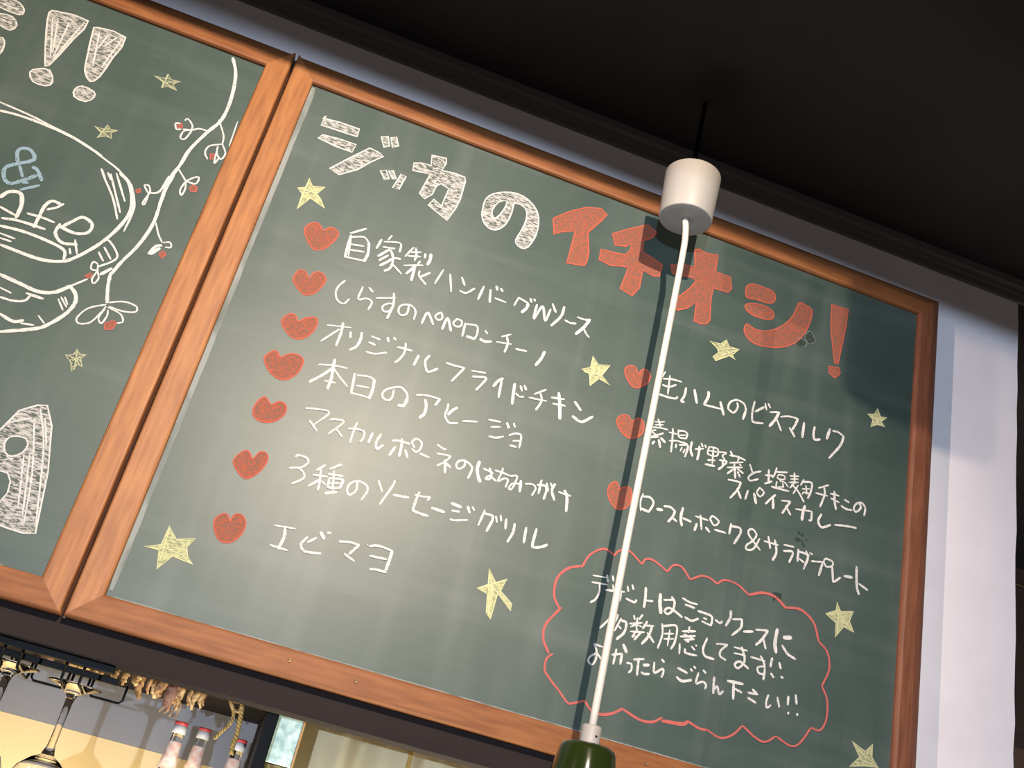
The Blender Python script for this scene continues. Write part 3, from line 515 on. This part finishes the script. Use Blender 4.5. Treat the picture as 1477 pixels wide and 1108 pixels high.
# ------------------------------------------------------------------ kitchen pass-through below the lintel
M_grey = mat('back_panel_grey_shaded', (0.26, 0.26, 0.29), 0.7)  # shaded upper part of the back, shade put into the grey
M_cream = mat('back_panel_cream_lit', (0.80, 0.62, 0.34), 0.6)  # lit lower part of the back, warm light put into the cream
M_shelfd = mat('dark_brown_shelf', (0.014, 0.010, 0.008), 0.7, spec=0.15, nscale=8, namt=0.2, stretch=(0.4, 1, 4))
BY = 0.85
p0 = at(379, 1052, BY); zt = p0.z
zs_ = at(120, 1057, BY-0.004).z
sh = thing('back_cabinet', 'open dark shelf cabinet with back panel toned grey in shade and cream where lit, behind the pass-through', 'cabinet', (-0.2, BY, -1.63))
def SH(name, x0, x1, y0, y1, z0, z1, m, bevel=0):
    o = boxo(name, x0, x1, y0, y1, z0, z1, m, sh, bevel); o.location = (0.2, -BY, 1.63); return o
xr = at(376, 1060, 0.62).x
SH('upper_back_panel', -1.6, xr, BY, BY+0.02, zs_, zt+0.006, M_grey)
SH('dark_back_panel', -1.6, xr, BY, BY+0.02, zt+0.0065, 0.45, M_shelfd)
SH('lower_back_panel', -1.6, xr, BY, BY+0.02, -1.0, zs_-0.0005, M_cream)
SH('shelf', -1.6, xr-0.001, 0.50, BY-0.007, zt+0.005, zt+0.03, M_shelfd, 0.002)
SH('shelf', -1.6, xr-0.001, 0.40, BY-0.007, -0.47, -0.445, M_shelfd, 0.002)
SH('side_panel', xr, xr+0.022, 0.47, BY+0.02, -1.62, 0.45, M_shelfd)
SH('side_panel', -1.622, -1.6, 0.47, BY+0.02, -1.62, 0.45, M_shelfd)
SH('top_panel', -1.6, xr, 0.40, BY+0.02, 0.30, 0.33, M_shelfd)
# black post
pa = at(372, 1070, 0.20).x; pb = at(391, 1070, 0.20).x
o = boxo('post', pa, pb, 0.19, 0.25, -1.63, 0.06, M_dark, bevel=0.002); tag(o, 'black upright post between the bottle shelf and the teal panel', 'post')
# teal patterned panel
TY = 0.22
tl_, tr_ = at(398, 1012, TY), at(444, 1030, TY); zb_ = at(400, 1103, TY).z
M_teal = mat('teal_mottled', (0.66, 0.80, 0.74), 0.55, nscale=90, color2=(0.30, 0.46, 0.43))
tp = thing('teal_box', 'pale teal mottled box beside the black post, under the lintel', 'box', (tl_.x, TY, zb_))
def rel(o, t): o.location = -t.location; return o
rel(boxo('box_body', tl_.x, tr_.x-0.002, TY, TY+0.10, zb_, 0.03, M_teal, tp, 0.0015), tp)
rel(boxo('wood_edge', tr_.x-0.0018, tr_.x+0.0012, TY-0.001, TY+0.10, zb_, 0.03, mat('orange_wood_edge', (0.45, 0.25, 0.10), 0.6), tp), tp)
bb = thing('wicker_basket', 'small woven straw basket directly under the teal box', 'basket', (tl_.x, TY, zb_-0.07))
M_straw = mat('straw', (0.60, 0.40, 0.16), 0.7, nscale=90, color2=(0.25, 0.14, 0.05))
for q in range(9):
    bm = bmesh.new(); xx = tl_.x+0.003+q*(tr_.x-tl_.x-0.006)/8
    tube(bm, [(xx+0.001*(-1)**q, TY+0.004, zb_-0.003), (xx, TY+0.001, zb_-0.03), (xx-0.001*(-1)**q, TY+0.004, zb_-0.06), (xx, TY+0.005, zb_-0.09)], 0.0024, 6)
    rel(obj('straw_stake', bm, M_straw, bb, True), bb)
rel(boxo('basket_body', tl_.x+0.001, tr_.x-0.003, TY+0.006, TY+0.09, zb_-0.092, zb_-0.001, M_straw, bb, 0.002), bb)
o = boxo('side_shelf', tl_.x-0.002, tr_.x+0.004, TY-0.002, TY+0.12, zb_-0.112, zb_-0.0925, M_shelfd, bevel=0.001); tag(o, 'small dark ledge carrying the straw basket', 'shelf')
# curtain
M_curt = mat('cream_curtain', (0.88, 0.78, 0.50), 0.8, nscale=3, namt=0.06)
bm = bmesh.new(); NX = 240; prev = None
cx0, cx1 = at(420, 1060, 0.42).x, 1.19
for q in range(NX+1):
    t = q/NX; x = cx0+(cx1-cx0)*t
    y = 0.42+0.014*math.sin(t*46+1.3*math.sin(t*9))+0.006*math.sin(t*101)
    col = [bm.verts.new((x, y, 0.0+z)) for z in (0.06, -0.4, -0.9, -1.35)]
    if prev:
        for A_, B_, C_, D_ in zip(prev, prev[1:], col[1:], col): bm.faces.new((A_, B_, C_, D_))
    prev = col
bmesh.ops.recalc_face_normals(bm, faces=bm.faces[:])
bmesh.ops.solidify(bm, geom=bm.faces[:], thickness=0.0015)
cu = thing('curtain', 'pleated cream curtain hanging behind the pass-through', 'curtain', (cx0, 0.42, 0.06))
rel(obj('curtain_cloth', bm, M_curt, cu, True), cu)
bm = bmesh.new(); tube(bm, [(cx0-0.02, 0.42, 0.068), (cx1+0.02, 0.42, 0.068)], 0.007, 12); rel(obj('curtain_rod', bm, M_dark, cu, True), cu)
bm = bmesh.new(); px_ = at(592, 1090, 0.40); tube(bm, [(px_.x, 0.399, 0.05), (px_.x, 0.399, -0.5)], 0.0035, 8); rel(obj('pull_cord', bm, mat('ochre_cord', (0.62, 0.40, 0.12), 0.6), cu, True), cu)

# ------------------------------------------------------------------ hanging glass rack
RZ = -0.038; GY = 0.10
M_wire = M_dark
rk = thing('glass_rack', 'black wire stemware rack screwed under the lintel', 'rack', (0, GY, RZ))
xe = at(172, 953, 0.045).x
rel(boxo('mounting_bar', -0.62, xe, 0.036, 0.052, RZ-0.009, RZ-0.0003, M_wire, rk, 0.001), rk)
rel(boxo('mounting_bar', -0.62, xe, 0.148, 0.160, RZ-0.009, RZ-0.0003, M_wire, rk, 0.001), rk)
g1 = at(108, 985, GY); g0 = at(19, 957, 0.078)
sp = (g1.x-g0.x); RAILZ = g1.z-0.0036
for n_ in range(6):
    cx = g1.x-sp*n_+0.0
    for sgn in (-1, 1):
        if True:
            x = cx+sgn*0.011
            bm = bmesh.new()
            pts = [(x, 0.044, RZ-0.005), (x, 0.044, RAILZ+0.004), (x+0.0, 0.048, RAILZ-0.002), (x, 0.058, RAILZ-0.0025), (x, 0.14, RAILZ-0.0025), (x, 0.150, RAILZ-0.001), (x, 0.154, RAILZ+0.004), (x, 0.154, RZ-0.005)]
            tube(bm, pts, 0.0019, 8); rel(obj('rail_wire', bm, M_wire, rk, True), rk)
for n_ in range(6):
    cx = g1.x-sp*(n_-0.5)
    wv = sp*0.5-0.016
    bm = bmesh.new()
    pts = [(cx-wv, 0.15, RZ-0.006), (cx-wv, 0.15, RAILZ+0.002), (cx-wv+0.004, 0.15, RAILZ-0.002), (cx+wv-0.004, 0.15, RAILZ-0.002), (cx+wv, 0.15, RAILZ+0.002), (cx+wv, 0.15, RZ-0.006)]
    tube(bm, pts, 0.0017, 8); rel(obj('end_loop', bm, M_wire, rk, True), rk)
# wine glasses hanging by the foot
def wine_glass(loc, label):
    t = thing('wine_glass', label, 'glass', loc, 'stemmed glasses hanging from the rack')
    prof = [(0, 0.0), (0.030, 0.0), (0.0345, -0.0006), (0.0350, -0.0018), (0.030, -0.0034), (0.016, -0.0075), (0.0075, -0.014), (0.0052, -0.022), (0.0045, -0.05), (0.0050, -0.078), (0.0085, -0.090)]
    bm = bmesh.new(); lathe(bm, prof+[(0.0, -0.0901)], seg=56); obj('foot_and_stem', bm, M_glass, t, True)
    outer = [(0.0087, -0.0905), (0.019, -0.0965), (0.031, -0.108), (0.039, -0.124), (0.0432, -0.146), (0.042, -0.170), (0.038, -0.195), (0.035, -0.208)]
    inner = [(r-0.0013, z) for r, z in outer[::-1]]; inner = [(0.0342, -0.2088)]+inner[:-1]+[(0.0, -0.0965)]
    bm = bmesh.new(); lathe(bm, [(0.0, -0.0903)]+outer+inner, seg=64); obj('bowl', bm, M_glass, t, True)
    return t
wine_glass((g1.x, 0.118, g1.z), 'stemmed wine glass hanging upside down nearest the end of the rack')
wine_glass((g0.x, 0.074, g0.z), 'stemmed wine glass hanging upside down at the left edge of the photo')

# ------------------------------------------------------------------ bottles
M_bg = mat('bottle_glass', (0.93, 0.95, 0.90), 0.02, trans=1.0, ior=1.35)
M_cap = mat('red_cap', (0.55, 0.06, 0.06), 0.35); M_capw = mat('white_cap_band', (0.78, 0.74, 0.72), 0.4)
M_lab = mat('pink_neck_label', (0.75, 0.42, 0.34), 0.6, nscale=130, color2=(0.80, 0.70, 0.62))
def bottle(px, py, Y, label):
    p = at(px, py, Y)                         # top centre of the cap
    t = thing('bottle', label, 'bottle', (p.x, Y, -0.4445), 'capped glass bottles on the shelf')
    H = p.z+0.4445
    def L(prof, name, m, par=None):
        bm = bmesh.new(); lathe(bm, [(r, H+z) for r, z in prof], seg=40); return obj(name, bm, m, par or t, True)
    base = -H+0.0005
    L([(0, -0.012), (0.0095, -0.012), (0.0100, -0.03), (0.0105, -0.055), (0.0135, -0.085), (0.019, -0.125), (0.026, -0.165), (0.028, -0.19), (0.028, base+0.01), (0.025, base), (0, base)], 'bottle_body', M_bg)
    cp = L([(0, 0), (0.0105, 0), (0.0118, -0.001), (0.0118, -0.0062), (0, -0.0062)], 'cap', M_cap)
    L([(0, -0.0063), (0.0120, -0.0063), (0.0122, -0.018), (0.0115, -0.020), (0, -0.020)], 'cap_band', M_capw, cp)
    L([(0.0112, -0.034), (0.0122, -0.036), (0.0136, -0.060), (0.0155, -0.080), (0.0145, -0.079), (0.0112, -0.058)], 'neck_label', M_lab)
    return t
bottle(263, 1042, 0.62, 'capped clear bottle with a pink neck label, leftmost of the three')
bottle(297, 1051, 0.74, 'middle capped clear bottle, set further back on the shelf')
bottle(348, 1067, 0.60, 'capped clear bottle beside the hanging raffia braid')

# ------------------------------------------------------------------ dried bunches and the braid
M_dry = mat('dried_brown', (0.62, 0.34, 0.13), 0.7, nscale=160, color2=(0.14, 0.06, 0.025))
M_dry2 = mat('dried_tan', (0.85, 0.56, 0.26), 0.7, nscale=200, color2=(0.32, 0.17, 0.06))
M_dry3 = mat('dried_husk', (0.30, 0.15, 0.10), 0.7, nscale=120, color2=(0.16, 0.08, 0.06))
DY = 0.24
ga = thing('dried_garland', 'garland of brown dried pods and roots hanging right of the glass rack', 'garland', tuple(at(235, 975, DY)))
bm = bmesh.new(); cpts = [at(x, y, DY) for x, y in ((60, 938), (110, 948), (170, 958), (235, 975), (290, 990), (310, 996))]
tube(bm, cr([tuple(p) for p in cpts], 6), 0.0028, 6); rel(obj('garland_cord', bm, M_dry2, ga, True), ga)
rnd = random.Random(3)
def pod(px, py, ln, rad, m, name='pod'):
    p = at(px, py, DY+rnd.uniform(-0.006, 0.006)); bm = bmesh.new(); n = 9; pts = []; rr = []
    ax, ay = rnd.uniform(-0.15, 0.25), rnd.uniform(-0.2, 0.2)
    for i in range(n):
        t = i/(n-1); pts.append((p.x+ax*ln*t+0.0015*math.sin(t*7), p.y+ay*ln*t, p.z-ln*t)); rr.append(rad*(0.35+0.65*math.sin(math.pi*min(0.95, 0.15+t*0.85)))*(1+0.22*math.sin(t*26)))
    tube(bm, pts, rr, 9); rel(obj(name, bm, m, ga, True), ga)
for q in ((186,962,.022,.0055,M_dry2),(184,960,.028,.004,M_dry),(200,968,.020,.0075,M_dry2),(204,968,.038,.006,M_dry),(208,970,.030,.005,M_dry2),(219,974,.026,.0035,M_dry),(229,976,.030,.007,M_dry2),(234,978,.026,.008,M_dry),(240,980,.022,.006,M_dry2),
          (250,984,.040,.0095,M_dry3),(256,984,.022,.005,M_dry2),(265,986,.038,.0055,M_dry2),(262,986,.030,.004,M_dry),(276,990,.022,.0035,M_dry2),(281,990,.028,.004,M_dry),(287,992,.032,.0045,M_dry2),(292,994,.026,.0035,M_dry2),(296,995,.022,.003,M_dry),
          (106,950,.016,.0110,M_dry2),(122,953,.015,.0120,M_dry2),(144,958,.018,.008,M_dry2),(152,959,.014,.007,M_dry),(168,962,.018,.006,M_dry2),(60,938,.016,.011,M_dry3),(70,940,.014,.012,M_dry3)):
    pod(*q)
for q in range(4):                            # thin dry leaf wisps under the husk
    pa_ = at(248+q*3, 1005, DY); bm = bmesh.new()
    tube(bm, cr([tuple(pa_), (pa_.x-0.004+q*0.004, pa_.y, pa_.z-0.012), (pa_.x-0.010+q*0.005, pa_.y+0.002, pa_.z-0.024-0.002*q)], 5), 0.0009, 5)
    rel(obj('dry_wisp', bm, M_dry, ga, True), ga)
M_raf = mat('raffia', (0.62, 0.42, 0.13), 0.6, nscale=220, color2=(0.36, 0.22, 0.06))
br = thing('raffia_braid', 'twisted straw-coloured raffia braid hanging at the right end of the garland', 'braid', tuple(at(338, 1010, DY)))
def twist(pix, r0_, m, seg=7, strands=2):
    P = cr([tuple(at(x, y, DY)) for x, y in pix], 14)
    for s in range(strands):
        pts = []; L_ = 0
        for i, p in enumerate(P):
            if i: L_ += (P[i]-P[i-1]).length
            th = L_*620+s*2*math.pi/strands
            pts.append((p.x+r0_*math.cos(th), p.y+r0_*math.sin(th), p.z))
        bm = bmesh.new(); tube(bm, pts, r0_*1.15, seg); rel(obj('strand', bm, m, br, True), br)
twist([(331, 1000), (333, 1015), (337, 1030), (331, 1045), (318, 1057), (309, 1066)], 0.0014, M_raf)
twist([(348, 1004), (349, 1020), (346, 1040), (342, 1058), (336, 1075), (334, 1088)], 0.0019, M_raf)
twist([(330, 999), (336, 1010), (344, 1012), (349, 1004)], 0.0022, M_dry2)
twist([(331, 1001), (336, 1022), (344, 1027), (350, 1018)], 0.0016, M_dry2)
twist([(326, 998), (340, 1002), (352, 1006)], 0.0020, M_raf)
o = boxo('paper_bag', at(308, 1000, 0.46).x, at(386, 1022, 0.46).x, 0.46, 0.52, zt+0.031, 0.10, mat('kraft_paper', (0.34, 0.27, 0.20), 0.8), bevel=0.002)
tag(o, 'plain brown paper box on the dark shelf behind the raffia braid', 'box')

# ------------------------------------------------------------------ dark room past the wall end
M_br = mat('dark_brown_panel', (0.055, 0.035, 0.025), 0.35, nscale=6, namt=0.15)
xw0 = at(1455, 900, 1.2).x
cab = thing('wall_cabinet', 'dark brown wall cabinet seen past the end of the white wall', 'cabinet', (xw0, 1.2, 0))
z1 = at(1466, 590, 1.2).z; z2 = at(1466, 845, 1.2).z; z3 = at(1466, 1062, 1.2).z; z4 = at(1466, 1082, 1.2).z
rel(boxo('upper_door', xw0-0.3, xw0+1.2, 1.2, 1.5, z2+0.003, z1-0.003, M_br, cab, 0.003), cab)
rel(boxo('lower_door', xw0-0.3, xw0+1.2, 1.2, 1.5, z3+0.003, z2-0.003, M_br, cab, 0.003), cab)
rel(boxo('cornice', xw0-0.32, xw0+1.22, 1.17, 1.5, z1, z1+0.03, M_br, cab, 0.003), cab)
rel(boxo('handle_rail', xw0-0.3, xw0+1.2, 1.190, 1.199, z2-0.002, z2+0.002, mat('brass_strip', (0.5, 0.35, 0.18), 0.3, metal=0.8), cab), cab)
rel(boxo('base_rail', xw0-0.3, xw0+1.2, 1.18, 1.5, z4, z3, M_br, cab, 0.002), cab)
o = boxo('side_wall_panel', xw0-0.3, xw0+1.2, 1.45, 1.5, -1.63, z4-0.001, mat('beige_wall', (0.62, 0.40, 0.26), 0.7)); tag(o, 'beige wall panel below the dark wall cabinet', 'panel')
